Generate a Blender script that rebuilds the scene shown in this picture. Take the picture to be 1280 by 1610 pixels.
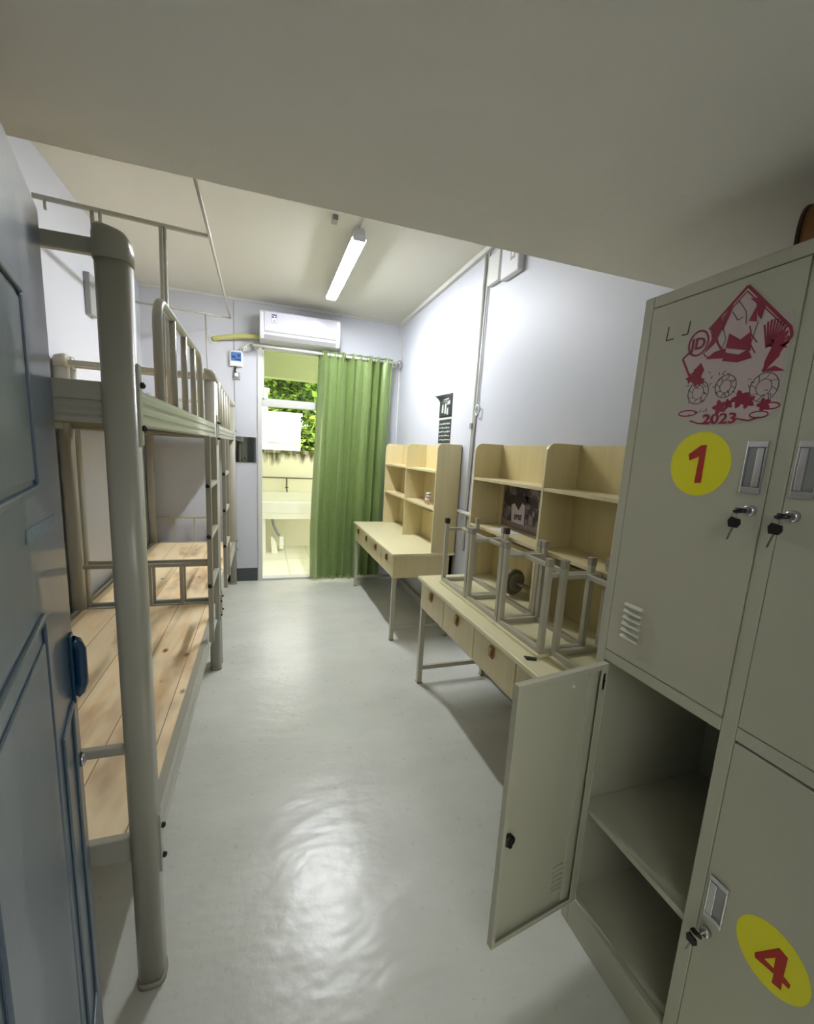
import bpy, bmesh, math, random
from mathutils import Vector, Matrix
random.seed(7)
S = bpy.context.scene
for o in list(bpy.data.objects): bpy.data.objects.remove(o)
COL = S.collection

# ------------------------------------------------------------------ camera
YAW, PITCH, ROLL, FPX, CX, CY = 0.3277917667933286, 0.17159166515524962, 0.056144926489617455, 680.0, 640.0, 829.56
fw = Vector((math.sin(YAW)*math.cos(PITCH), math.cos(YAW)*math.cos(PITCH), -math.sin(PITCH)))
rt0 = Vector((math.cos(YAW), -math.sin(YAW), 0)); up0 = rt0.cross(fw)
rt = rt0*math.cos(ROLL)+up0*math.sin(ROLL); up = up0*math.cos(ROLL)-rt0*math.sin(ROLL)
cd = bpy.data.cameras.new('camera'); cam = bpy.data.objects.new('camera', cd); COL.objects.link(cam)
M = Matrix.Identity(4)
for i in range(3):
    M[i][0] = rt[i]; M[i][1] = up[i]; M[i][2] = -fw[i]
M[0][3], M[1][3], M[2][3] = 0, 0, 1.45
cam.matrix_world = M
cd.sensor_fit = 'HORIZONTAL'; cd.sensor_width = 36; cd.lens = FPX/1280*36
cd.shift_x = (640-CX)/1280; cd.shift_y = (CY-805)/1280
cd.clip_start = 0.02; cd.clip_end = 200
S.camera = cam

# ------------------------------------------------------------------ light and exposure
EXPOSURE = 0.0
LAMP = 225.0
WORLD = 5.0
SUN = 5.0
S.view_settings.view_transform = 'Standard'; S.view_settings.look = 'None'
S.view_settings.exposure = EXPOSURE; S.view_settings.gamma = 1.0; S.view_settings.use_curve_mapping = False
w = bpy.data.worlds.new('world'); S.world = w; w.use_nodes = True
bg = w.node_tree.nodes['Background']; bg.inputs[0].default_value = (1.0, 1.0, 0.96, 1); bg.inputs[1].default_value = WORLD
sd = bpy.data.lights.new('sun', 'SUN'); sd.energy = SUN; sd.angle = 0.02; sd.color = (1, .97, .82)
so = bpy.data.objects.new('sun', sd); COL.objects.link(so)
so.rotation_euler = (math.radians(40), 0, math.radians(-25))

# ------------------------------------------------------------------ materials
def newmat(name):
    m = bpy.data.materials.new(name); m.use_nodes = True
    nt = m.node_tree; b = nt.nodes['Principled BSDF']
    return m, nt, b
def lin(c):
    return tuple(((x/255)/12.92 if x/255 <= .04045 else ((x/255+.055)/1.055)**2.4) for x in c)+(1,)
def paint(name, srgb, rough=.45, metal=0, var=.06, scale=6, bump=.0, bscale=60, spec=.5, coat=0):
    m, nt, b = newmat(name); N = nt.nodes; L = nt.links
    c = lin(srgb)
    tc = N.new('ShaderNodeTexCoord'); no = N.new('ShaderNodeTexNoise'); no.inputs['Scale'].default_value = scale; no.inputs['Detail'].default_value = 4
    L.new(tc.outputs['Object'], no.inputs['Vector'])
    mx = N.new('ShaderNodeMix'); mx.data_type = 'RGBA'
    mx.inputs['A'].default_value = tuple(x*(1-var) for x in c[:3])+(1,); mx.inputs['B'].default_value = tuple(min(1, x*(1+var)) for x in c[:3])+(1,)
    L.new(no.outputs['Fac'], mx.inputs['Factor']); L.new(mx.outputs['Result'], b.inputs['Base Color'])
    b.inputs['Roughness'].default_value = rough; b.inputs['Metallic'].default_value = metal; b.inputs['Specular IOR Level'].default_value = spec
    b.inputs['Coat Weight'].default_value = coat
    if bump:
        n2 = N.new('ShaderNodeTexNoise'); n2.inputs['Scale'].default_value = bscale; n2.inputs['Detail'].default_value = 3
        L.new(tc.outputs['Object'], n2.inputs['Vector'])
        bp = N.new('ShaderNodeBump'); bp.inputs['Strength'].default_value = bump; bp.inputs['Distance'].default_value = .01
        L.new(n2.outputs['Fac'], bp.inputs['Height']); L.new(bp.outputs['Normal'], b.inputs['Normal'])
    return m
M_wall = paint('wall_panel_white', (204, 206, 215), .5, var=.015, scale=1.5)
M_ceil = paint('ceiling_white', (222, 220, 209), .6, var=.02, scale=1.2)
M_loft = paint('loft_plaster', (238, 236, 230), .8, var=.05, scale=2.0, bump=.15, bscale=25)
M_trim = paint('white_trim', (214, 216, 212), .4, var=.03)
M_darkbase = paint('dark_baseboard', (66, 72, 74), .6, var=.1, scale=20)
M_seam = paint('grey_seam', (140, 140, 135), .6)
M_bunk = paint('bunk_grey_steel', (172, 170, 156), .34, metal=.0, var=.04, scale=3, coat=.15)
M_bunkcap = paint('bunk_cap_plastic', (172, 170, 155), .3, var=.03)
M_locker = paint('locker_grey_steel', (186, 185, 165), .42, metal=.0, var=.035, scale=2.5, bump=.03, bscale=200)
M_lockin = paint('locker_inner', (128, 128, 110), .5, var=.05)
M_black = paint('black_plastic', (22, 22, 22), .35)
M_chrome = paint('chrome', (205, 205, 208), .25, metal=.9, var=.03, scale=20)
M_keymetal = paint('key_metal', (150, 148, 140), .3, metal=1)
M_yellow = paint('yellow_sticker', (236, 230, 26), .45, var=.03, scale=10)
M_red = paint('red_print', (176, 34, 20), .5, var=.05)
M_paper = paint('sticker_paper', (196, 178, 176), .6, var=.08, scale=30)
M_paperedge = paint('sticker_border', (186, 186, 176), .6, var=.05, scale=30)
M_maroon = paint('maroon_ink', (140, 24, 52), .6, var=.25, scale=60)
M_ink = paint('pen_ink', (70, 62, 60), .7)
M_bronze = paint('bronze_pull', (156, 124, 84), .35, metal=.8, var=.15, scale=30)
M_stool = paint('stool_grey_steel', (184, 180, 162), .35, metal=.0, var=.05, scale=8)
M_cap = paint('rubber_cap_dark', (52, 40, 34), .7)
M_capg = paint('rubber_cap_grey', (158, 152, 136), .7)
M_door = paint('blue_door_paint', (68, 88, 106), .3, var=.18, scale=4, bump=.12, bscale=9, coat=.2)
M_doorh = paint('blue_handle_paint', (24, 62, 92), .25, var=.1, coat=.4)
M_tape = paint('peeled_tape', (112, 130, 138), .7, var=.3, scale=80)
M_white = paint('white_plastic', (232, 233, 238), .35, var=.01)
M_acface = paint('ac_glossy_white', (208, 208, 222), .12, var=.01, coat=.5)
M_acdark = paint('ac_vent_grey', (168, 168, 172), .4)
M_blue = paint('blue_display', (84, 122, 176), .3, var=.1, scale=40)
M_navy = paint('navy_print', (40, 64, 120), .4)
M_pipe = paint('yellowed_pipe_wrap', (196, 196, 128), .6, var=.12, scale=25)
M_rod = paint('white_rod', (222, 222, 214), .3)
M_mirror = paint('mirror', (150, 152, 152), .04, metal=1, var=.02)
M_dark = paint('dark_print', (38, 44, 42), .6, var=.35, scale=40)
M_light = paint('pale_print', (190, 196, 186), .6, var=.2, scale=60)
M_brown = paint('brown_cardboard', (150, 104, 58), .7, var=.15, scale=30)
M_darkbrown = paint('dark_brown_rim', (62, 36, 14), .6)
M_yel_wall = paint('cream_plaster', (250, 249, 226), .8, var=.05, scale=4)  # own cream colour with slight random variation
M_tilew = paint('white_sink_tile', (250, 250, 232), .3, var=.03)
M_steel = paint('tap_steel', (120, 120, 100), .3, metal=.8)
M_iron = paint('iron_weight', (136, 132, 116), .5, metal=.1, var=.2, scale=30)
M_bldg = paint('white_building', (246, 246, 240), .8, var=.02)
M_bark = paint('bark', (80, 66, 46), .9, var=.3, scale=12)
M_ground = paint('ground_soil', (120, 126, 84), .9, var=.2)
M_addwall = paint('added_gallery_paint', (200, 200, 190), .7, var=.04)
M_plug = paint('plug_grey', (150, 152, 150), .5)

def mat_floor():
    m, nt, b = newmat('grey_epoxy_floor'); N = nt.nodes; L = nt.links
    tc = N.new('ShaderNodeTexCoord'); n1 = N.new('ShaderNodeTexNoise'); n1.inputs['Scale'].default_value = 1.8; n1.inputs['Detail'].default_value = 6; n1.inputs['Roughness'].default_value = .6
    mp = N.new('ShaderNodeMapping'); mp.inputs['Scale'].default_value = (1, 1.6, 1)
    L.new(tc.outputs['Object'], mp.inputs['Vector']); L.new(mp.outputs['Vector'], n1.inputs['Vector'])
    cr = N.new('ShaderNodeValToRGB'); e = cr.color_ramp.elements
    e[0].position = .3; e[0].color = lin((196, 197, 189)); e[1].position = .72; e[1].color = lin((214, 215, 207))
    L.new(n1.outputs['Fac'], cr.inputs['Fac']); L.new(cr.outputs['Color'], b.inputs['Base Color'])
    n2 = N.new('ShaderNodeTexNoise'); n2.inputs['Scale'].default_value = 38; n2.inputs['Detail'].default_value = 5
    L.new(tc.outputs['Object'], n2.inputs['Vector'])
    n3 = N.new('ShaderNodeTexNoise'); n3.inputs['Scale'].default_value = 7; n3.inputs['Detail'].default_value = 2
    L.new(mp.outputs['Vector'], n3.inputs['Vector'])
    ad = N.new('ShaderNodeMath'); ad.operation = 'MULTIPLY_ADD'; ad.inputs[1].default_value = 2.2
    sc2 = N.new('ShaderNodeMath'); sc2.operation = 'MULTIPLY'; sc2.inputs[1].default_value = .4; L.new(n2.outputs['Fac'], sc2.inputs[0]); L.new(n3.outputs['Fac'], ad.inputs[0]); L.new(sc2.outputs[0], ad.inputs[2])
    bp = N.new('ShaderNodeBump'); bp.inputs['Strength'].default_value = .3; bp.inputs['Distance'].default_value = .006
    L.new(ad.outputs['Value'], bp.inputs['Height']); L.new(bp.outputs['Normal'], b.inputs['Normal'])
    mr = N.new('ShaderNodeMapRange'); mr.inputs['From Min'].default_value = .3; mr.inputs['From Max'].default_value = .7; mr.inputs['To Min'].default_value = .27; mr.inputs['To Max'].default_value = .31
    L.new(n2.outputs['Fac'], mr.inputs['Value']); L.new(mr.outputs['Result'], b.inputs['Roughness'])
    b.inputs['Specular IOR Level'].default_value = .6
    return m
M_floor = mat_floor()

def mat_planks(name, base1, base2, width, rough=.55, knots=True):
    m, nt, b = newmat(name); N = nt.nodes; L = nt.links
    tc = N.new('ShaderNodeTexCoord'); sx = N.new('ShaderNodeSeparateXYZ'); L.new(tc.outputs['Object'], sx.inputs[0])
    dv = N.new('ShaderNodeMath'); dv.operation = 'DIVIDE'; dv.inputs[1].default_value = width; L.new(sx.outputs['X'], dv.inputs[0])
    fl = N.new('ShaderNodeMath'); fl.operation = 'FLOOR'; L.new(dv.outputs[0], fl.inputs[0])
    wn = N.new('ShaderNodeTexWhiteNoise'); wn.noise_dimensions = '1D'; L.new(fl.outputs[0], wn.inputs['W'])
    # grain stretched along Y, offset per plank
    cb = N.new('ShaderNodeCombineXYZ')
    mx = N.new('ShaderNodeMath'); mx.operation = 'MULTIPLY'; mx.inputs[1].default_value = 22; L.new(sx.outputs['X'], mx.inputs[0])
    my = N.new('ShaderNodeMath'); my.operation = 'MULTIPLY_ADD'; my.inputs[1].default_value = 3.2; L.new(sx.outputs['Y'], my.inputs[0])
    m10 = N.new('ShaderNodeMath'); m10.operation = 'MULTIPLY'; m10.inputs[1].default_value = 30; L.new(wn.outputs['Value'], m10.inputs[0]); L.new(m10.outputs[0], my.inputs[2])
    L.new(mx.outputs[0], cb.inputs['X']); L.new(my.outputs[0], cb.inputs['Y']); L.new(m10.outputs[0], cb.inputs['Z'])
    n1 = N.new('ShaderNodeTexNoise'); n1.inputs['Scale'].default_value = 1; n1.inputs['Detail'].default_value = 6; n1.inputs['Distortion'].default_value = .8
    L.new(cb.outputs[0], n1.inputs['Vector'])
    cr = N.new('ShaderNodeValToRGB'); e = cr.color_ramp.elements; e[0].position = .3; e[0].color = lin(base1); e[1].position = .55; e[1].color = lin(base2)
    L.new(n1.outputs['Fac'], cr.inputs['Fac'])
    hs = N.new('ShaderNodeHueSaturation'); L.new(cr.outputs['Color'], hs.inputs['Color'])
    mr = N.new('ShaderNodeMapRange'); mr.inputs['To Min'].default_value = .95; mr.inputs['To Max'].default_value = 1.04; L.new(wn.outputs['Value'], mr.inputs['Value']); L.new(mr.outputs[0], hs.inputs['Value'])
    out = hs.outputs['Color']
    if knots:
        c2 = N.new('ShaderNodeCombineXYZ')
        a = N.new('ShaderNodeMath'); a.operation = 'MULTIPLY'; a.inputs[1].default_value = 9.5; L.new(sx.outputs['X'], a.inputs[0])
        c = N.new('ShaderNodeMath'); c.operation = 'MULTIPLY'; c.inputs[1].default_value = 5.2; L.new(sx.outputs['Y'], c.inputs[0])
        L.new(a.outputs[0], c2.inputs['X']); L.new(c.outputs[0], c2.inputs['Y'])
        vo = N.new('ShaderNodeTexVoronoi'); vo.inputs['Scale'].default_value = 1; vo.inputs['Randomness'].default_value = 1; L.new(c2.outputs[0], vo.inputs['Vector'])
        kr = N.new('ShaderNodeValToRGB'); k = kr.color_ramp.elements; k[0].position = .06; k[0].color = (1, 1, 1, 1); k[1].position = .15; k[1].color = (0, 0, 0, 1)
        L.new(vo.outputs['Distance'], kr.inputs['Fac'])
        # only some of the cells carry a knot
        sc = N.new('ShaderNodeSeparateColor'); L.new(vo.outputs['Color'], sc.inputs[0])
        gt = N.new('ShaderNodeMath'); gt.operation = 'GREATER_THAN'; gt.inputs[1].default_value = .2; L.new(sc.outputs[0], gt.inputs[0])
        mm = N.new('ShaderNodeMath'); mm.operation = 'MULTIPLY'; L.new(kr.outputs['Color'], mm.inputs[0]); L.new(gt.outputs[0], mm.inputs[1])
        mk = N.new('ShaderNodeMix'); mk.data_type = 'RGBA'; mk.inputs['B'].default_value = lin((110, 74, 40))
        L.new(mm.outputs[0], mk.inputs['Factor']); L.new(out, mk.inputs['A']); out = mk.outputs['Result']
        # broad brown streak patches
        c3 = N.new('ShaderNodeMapping'); c3.inputs['Scale'].default_value = (6, 2.2, 1); L.new(tc.outputs['Object'], c3.inputs['Vector'])
        n4 = N.new('ShaderNodeTexNoise'); n4.inputs['Scale'].default_value = 1; n4.inputs['Detail'].default_value = 3; L.new(c3.outputs[0], n4.inputs['Vector'])
        pr = N.new('ShaderNodeMapRange'); pr.inputs['From Min'].default_value = .54; pr.inputs['From Max'].default_value = .72; pr.inputs['To Max'].default_value = .65; L.new(n4.outputs['Fac'], pr.inputs['Value'])
        mp2 = N.new('ShaderNodeMix'); mp2.data_type = 'RGBA'; mp2.inputs['B'].default_value = lin((160, 118, 74)); L.new(pr.outputs[0], mp2.inputs['Factor']); L.new(out, mp2.inputs['A']); out = mp2.outputs['Result']
        # thin gap between planks
        fr = N.new('ShaderNodeMath'); fr.operation = 'FRACT'; L.new(dv.outputs[0], fr.inputs[0])
        lt = N.new('ShaderNodeMath'); lt.operation = 'LESS_THAN'; lt.inputs[1].default_value = .018; L.new(fr.outputs[0], lt.inputs[0])
        mg = N.new('ShaderNodeMix'); mg.data_type = 'RGBA'; mg.inputs['B'].default_value = lin((150, 110, 70)); L.new(lt.outputs[0], mg.inputs['Factor']); L.new(out, mg.inputs['A']); out = mg.outputs['Result']
    L.new(out, b.inputs['Base Color']); b.inputs['Roughness'].default_value = rough
    return m
M_plank = mat_planks('bunk_pine_planks', (250, 216, 164), (255, 234, 194), .155)

def mat_laminate(name, c1, c2, vertical=True, rough=.38):
    m, nt, b = newmat(name); N = nt.nodes; L = nt.links
    tc = N.new('ShaderNodeTexCoord'); mp = N.new('ShaderNodeMapping'); mp.inputs['Scale'].default_value = (30, 30, 1.5) if vertical else (30, 1.5, 30)
    L.new(tc.outputs['Object'], mp.inputs['Vector']); n1 = N.new('ShaderNodeTexNoise'); n1.inputs['Scale'].default_value = 1; n1.inputs['Detail'].default_value = 4
    L.new(mp.outputs[0], n1.inputs['Vector']); cr = N.new('ShaderNodeValToRGB'); e = cr.color_ramp.elements
    e[0].position = .35; e[0].color = lin(c1); e[1].position = .65; e[1].color = lin(c2)
    L.new(n1.outputs['Fac'], cr.inputs['Fac']); L.new(cr.outputs['Color'], b.inputs['Base Color']); b.inputs['Roughness'].default_value = rough
    return m
M_lam = mat_laminate('cream_wood_laminate', (216, 202, 156), (222, 209, 165))
M_lamtop = mat_laminate('cream_desk_top', (224, 217, 176), (230, 223, 184), vertical=False, rough=.3)
M_lamback = mat_laminate('tan_back_panel', (214, 196, 142), (220, 203, 150))

def mat_curtain():
    m, nt, b = newmat('green_satin_curtain'); N = nt.nodes; L = nt.links
    tc = N.new('ShaderNodeTexCoord'); no = N.new('ShaderNodeTexNoise'); no.inputs['Scale'].default_value = 30
    L.new(tc.outputs['Object'], no.inputs['Vector']); mx = N.new('ShaderNodeMix'); mx.data_type = 'RGBA'
    mx.inputs['A'].default_value = lin((126, 149, 86)); mx.inputs['B'].default_value = lin((142, 164, 104)); L.new(no.outputs['Fac'], mx.inputs['Factor'])
    L.new(mx.outputs['Result'], b.inputs['Base Color']); b.inputs['Roughness'].default_value = .3; b.inputs['Specular IOR Level'].default_value = 1.0; b.inputs['Metallic'].default_value = .3; b.inputs['Coat Weight'].default_value = .5; b.inputs['Coat Roughness'].default_value = .25
    b.inputs['Sheen Weight'].default_value = .4; b.inputs['Sheen Roughness'].default_value = .4; b.inputs['Sheen Tint'].default_value = lin((220, 240, 180))
    return m
M_curtain = mat_curtain()

def mat_emit(name, col, s):
    m, nt, b = newmat(name); b.inputs['Base Color'].default_value = (1, 1, 1, 1); b.inputs['Emission Color'].default_value = col; b.inputs['Emission Strength'].default_value = s
    return m
M_tube = mat_emit('fluorescent_tube', (.94, .97, 1, 1), LAMP)

def mat_glass():
    m, nt, b = newmat('window_glass'); N = nt.nodes; L = nt.links; N.remove(b)
    out = N['Material Output']; tr = N.new('ShaderNodeBsdfTransparent'); tr.inputs[0].default_value = lin((226, 234, 214)); gl = N.new('ShaderNodeBsdfGlossy'); gl.inputs['Roughness'].default_value = .01
    fr = N.new('ShaderNodeFresnel'); fr.inputs['IOR'].default_value = 1.6
    mx = N.new('ShaderNodeMixShader'); L.new(fr.outputs[0], mx.inputs[0]); L.new(tr.outputs[0], mx.inputs[1]); L.new(gl.outputs[0], mx.inputs[2]); L.new(mx.outputs[0], out.inputs[0])
    return m
M_glass = mat_glass()

def mat_tiles(name, c, grout, sz, off=(0, 0)):
    m, nt, b = newmat(name); N = nt.nodes; L = nt.links
    tc = N.new('ShaderNodeTexCoord'); mp = N.new('ShaderNodeMapping'); mp.inputs['Location'].default_value = (off[0], off[1], 0); L.new(tc.outputs['Object'], mp.inputs['Vector'])
    br = N.new('ShaderNodeTexBrick'); br.offset = 0; br.inputs['Color1'].default_value = lin(c); br.inputs['Color2'].default_value = lin(c); br.inputs['Mortar'].default_value = lin(grout)
    br.inputs['Scale'].default_value = 1; br.inputs['Brick Width'].default_value = sz; br.inputs['Row Height'].default_value = sz; br.inputs['Mortar Size'].default_value = .004
    L.new(mp.outputs[0], br.inputs['Vector']); L.new(br.outputs['Color'], b.inputs['Base Color']); b.inputs['Roughness'].default_value = .4
    return m
M_btile = mat_tiles('balcony_floor_tiles', (250, 250, 228), (205, 206, 170), .3)

def mat_stained():
    m, nt, b = newmat('stained_parapet_plaster'); N = nt.nodes; L = nt.links
    tc = N.new('ShaderNodeTexCoord'); sx = N.new('ShaderNodeSeparateXYZ'); L.new(tc.outputs['Object'], sx.inputs[0])
    mp = N.new('ShaderNodeMapping'); mp.inputs['Scale'].default_value = (14, 14, 3); L.new(tc.outputs['Object'], mp.inputs['Vector'])
    n1 = N.new('ShaderNodeTexNoise'); n1.inputs['Scale'].default_value = 1; n1.inputs['Detail'].default_value = 5; L.new(mp.outputs[0], n1.inputs['Vector'])
    mr = N.new('ShaderNodeMapRange'); mr.inputs['From Min'].default_value = 1.12; mr.inputs['From Max'].default_value = 1.36; mr.inputs['To Min'].default_value = -.25; mr.inputs['To Max'].default_value = .28
    L.new(sx.outputs['Z'], mr.inputs['Value']); ad = N.new('ShaderNodeMath'); ad.operation = 'ADD'; L.new(n1.outputs['Fac'], ad.inputs[0]); L.new(mr.outputs[0], ad.inputs[1])
    cr = N.new('ShaderNodeValToRGB'); e = cr.color_ramp.elements; e[0].position = .48; e[0].color = lin((252, 249, 218)); e[1].position = .8; e[1].color = lin((104, 100, 62))
    L.new(ad.outputs[0], cr.inputs['Fac']); L.new(cr.outputs['Color'], b.inputs['Base Color']); b.inputs['Roughness'].default_value = .85
    return m
M_stain = mat_stained()

def mat_leaf():
    m, nt, b = newmat('tree_leaves'); N = nt.nodes; L = nt.links
    g = N.new('ShaderNodeNewGeometry'); cr = N.new('ShaderNodeValToRGB'); e = cr.color_ramp.elements
    e[0].position = 0; e[0].color = lin((46, 74, 18)); e[1].position = 1; e[1].color = lin((140, 170, 56))
    L.new(g.outputs['Random Per Island'], cr.inputs['Fac']); L.new(cr.outputs['Color'], b.inputs['Base Color']); b.inputs['Roughness'].default_value = .6
    b.inputs['Subsurface Weight'].default_value = 0
    return m
M_leaf = mat_leaf()

def mat_poster():
    m, nt, b = newmat('monochrome_poster_print'); N = nt.nodes; L = nt.links
    tc = N.new('ShaderNodeTexCoord'); n1 = N.new('ShaderNodeTexNoise'); n1.inputs['Scale'].default_value = 15; n1.inputs['Detail'].default_value = 3; n1.inputs['Distortion'].default_value = .4
    L.new(tc.outputs['Object'], n1.inputs['Vector']); cr = N.new('ShaderNodeValToRGB'); e = cr.color_ramp.elements
    e[0].position = .45; e[0].color = lin((52, 38, 40)); e[1].position = .7; e[1].color = lin((150, 136, 138))
    L.new(n1.outputs['Fac'], cr.inputs['Fac']); L.new(cr.outputs['Color'], b.inputs['Base Color']); b.inputs['Roughness'].default_value = .4
    return m
M_poster = mat_poster()
M_jersey = paint('poster_white_vest', (206, 196, 196), .5, var=.05, scale=30)
M_figure = paint('poster_dark_figure', (50, 36, 36), .5, var=.4, scale=30)
M_postertan = paint('poster_border', (142, 126, 116), .5, var=.06, scale=20)

# ------------------------------------------------------------------ mesh helpers
class MB:
    """collects shapes given in world coordinates"""
    def __init__(s): s.bm = bmesh.new(); s.mi = 0
    def _set(s, faces):
        for f in faces: f.material_index = s.mi
    def box(s, x0, x1, y0, y1, z0, z1):
        v = [s.bm.verts.new((x, y, z)) for x in (x0, x1) for y in (y0, y1) for z in (z0, z1)]
        q = [(0, 1, 3, 2), (4, 6, 7, 5), (0, 4, 5, 1), (2, 3, 7, 6), (0, 2, 6, 4), (1, 5, 7, 3)]
        s._set([s.bm.faces.new([v[i] for i in f]) for f in q]); return s
    def loft(s, rings, cap=True, smooth=True):
        R = [[s.bm.verts.new(p) for p in r] for r in rings]; fs = []
        n = len(R[0])
        for a, b in zip(R, R[1:]):
            for i in range(n):
                f = s.bm.faces.new((a[i], a[(i+1) % n], b[(i+1) % n], b[i])); f.smooth = smooth; fs.append(f)
        if cap:
            fs.append(s.bm.faces.new(R[0][::-1])); fs.append(s.bm.faces.new(R[-1]))
        s._set(fs); return s
    def tube(s, pts, r, seg=10, cap=True):
        pts = [Vector(p) for p in pts]; rr = r if isinstance(r, (list, tuple)) else [r]*len(pts)
        t0 = (pts[1]-pts[0]).normalized(); ref = Vector((0, 0, 1)) if abs(t0.z) < .9 else Vector((1, 0, 0))
        u = t0.cross(ref).normalized(); rings = []
        for i, p in enumerate(pts):
            t = (pts[min(i+1, len(pts)-1)]-pts[max(i-1, 0)]).normalized()
            u = (u-t*u.dot(t)).normalized(); v = t.cross(u)
            k = 1.0
            if 0 < i < len(pts)-1:
                c = (pts[i]-pts[i-1]).normalized().dot(t); k = 1/max(.5, c)
            rings.append([p+(u*math.cos(2*math.pi*j/seg)+v*math.sin(2*math.pi*j/seg))*rr[i] for j in range(seg)])
        return s.loft(rings, cap)
    def bar(s, a, b, w, h, ref=None):
        a = Vector(a); b = Vector(b); t = (b-a).normalized(); ref = Vector(ref or ((0, 0, 1) if abs(t.z) < .9 else (1, 0, 0)))
        u = t.cross(ref).normalized()*w/2; v = u.cross(t).normalized()*h/2
        return s.loft([[p+u+v, p-u+v, p-u-v, p+u-v] for p in (a, b)], smooth=False)
    def prism(s, poly, axis, a0, a1, smooth=False):
        """poly in the two other axes (in xyz order), extruded along axis"""
        def P(p, a): return {'x': (a, p[0], p[1]), 'y': (p[0], a, p[1]), 'z': (p[0], p[1], a)}[axis]
        return s.loft([[P(p, a0) for p in poly], [P(p, a1) for p in poly]], smooth=smooth)
    def lathe(s, c, prof, seg=20, axis='z'):
        rings = []
        for r, h in prof:
            ring = []
            for j in range(seg):
                a = 2*math.pi*j/seg; u, v = r*math.cos(a), r*math.sin(a)
                ring.append({'z': (c[0]+u, c[1]+v, c[2]+h), 'x': (c[0]+h, c[1]+u, c[2]+v), 'y': (c[0]+u, c[1]+h, c[2]+v)}[axis])
            rings.append(ring)
        return s.loft(rings)
    def grid(s, P, nu, nv, smooth=True):
        V = [[s.bm.verts.new(P(i/nu, j/nv)) for j in range(nv+1)] for i in range(nu+1)]
        fs = []
        for i in range(nu):
            for j in range(nv):
                f = s.bm.faces.new((V[i][j], V[i+1][j], V[i+1][j+1], V[i][j+1])); f.smooth = smooth; fs.append(f)
        s._set(fs); return s
    def mat(s, i): s.mi = i; return s
    def build(s, name, mats, parent=None, org=None, bevel=0, solid=0, local=False, tris=False):
        if not isinstance(mats, (list, tuple)): mats = [mats]
        if org is None: org = Vector(parent['_org']) if parent is not None and '_org' in parent else Vector((0, 0, 0))
        org = Vector(org)
        if not local:
            for v in s.bm.verts: v.co -= org
        bmesh.ops.recalc_face_normals(s.bm, faces=s.bm.faces)
        me = bpy.data.meshes.new(name); s.bm.to_mesh(me); s.bm.free()
        for m in mats: me.materials.append(m)
        o = bpy.data.objects.new(name, me); COL.objects.link(o)
        if parent is not None: o.parent = parent
        else: o.location = org
        if bevel:
            b = o.modifiers.new('bevel', 'BEVEL'); b.width = bevel; b.segments = 2; b.limit_method = 'ANGLE'; b.angle_limit = math.radians(50)
        if solid:
            b = o.modifiers.new('solid', 'SOLIDIFY'); b.thickness = solid; b.offset = 0
        if parent is not None and '_org' in parent: o['_org'] = parent['_org']
        return o

def thing(name, label, cat, loc, group=None):
    o = bpy.data.objects.new(name, None); COL.objects.link(o); o.location = loc; o.empty_display_size = .1
    o['label'] = label; o['category'] = cat; o['_org'] = tuple(loc)
    if group: o['group'] = group
    return o
def tag(o, label, cat, group=None):
    o['label'] = label; o['category'] = cat
    if group: o['group'] = group
    return o
def struct(o): o['kind'] = 'structure'; return o
def copy_tree(o, parent=None):
    c = o.copy(); COL.objects.link(c)
    if parent is not None: c.parent = parent
    for ch in list(o.children): copy_tree(ch, c)
    return c
def text_into(mb, string, size, fn, depth=.0004, bold=0.0, shear=0.0):
    """adds raised lettering to mb; fn maps (u, v, d) on the sign to world; centred on (0,0)"""
    cu = bpy.data.curves.new('t', 'FONT'); cu.body = string; cu.size = size; cu.align_x = 'CENTER'; cu.align_y = 'CENTER'; cu.extrude = depth; cu.offset = bold; cu.resolution_u = 3; cu.shear = shear
    ob = bpy.data.objects.new('t', cu); COL.objects.link(ob); bpy.context.view_layer.update()
    me = ob.evaluated_get(bpy.context.evaluated_depsgraph_get()).to_mesh()
    vs = [mb.bm.verts.new(fn(v.co.x, v.co.y, v.co.z+depth)) for v in me.vertices]
    for p in me.polygons:
        try: f = mb.bm.faces.new([vs[i] for i in p.vertices]); f.material_index = mb.mi
        except ValueError: pass
    bpy.data.objects.remove(ob)

# ------------------------------------------------------------------ room dimensions
XL, XR, YB, ZC = -1.05, 1.434, 4.772, 2.817
YF = .12
LZ, LY = 2.05, 1.245            # loft underside and edge

struct(MB().box(XL-.12, XR+.12, -1.7, YB, -.12, 0).build('floor', M_floor))
struct(MB().box(XL-.12, XR+.12, -1.7, YB, ZC, ZC+.12).build('ceiling', M_ceil))
struct(MB().box(XL-.12, XL, -1.7, YB+.12, 0, ZC).build('wall_left', M_wall))
struct(MB().box(XR, XR+.12, -1.7, YB+.12, 0, ZC).build('wall_right', M_wall))
# front wall with the doorway in which the camera stands
struct(MB().box(XL, -.20, -.08, YF, 0, LZ).box(.75, XR, -.08, YF, 0, LZ).box(-.20, .75, -.08, YF, 1.96, LZ).build('wall_front', M_wall))
struct(MB().box(XL-.12, XR+.12, -1.7, -1.58, 0, 1.98).build('wall_added_gallery', M_addwall))  # unseen wall, added; its height sets how much daylight enters the doorway
# back wall with doorway to the balcony
DX0, DX1, DZ = -.0, 1.0, 2.404
struct(MB().box(XL, DX0-.045, YB, YB+.12, 0, ZC).box(DX1+.045, XR, YB, YB+.12, 0, ZC).box(DX0-.045, DX1+.045, YB, YB+.12, DZ+.03, ZC).build('wall_back', M_wall))
# storage loft over the entrance, down to LZ
struct(MB().box(XL, XR, -.08, LY, LZ, ZC).build('ceiling_loft', M_loft, bevel=.006))
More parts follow.
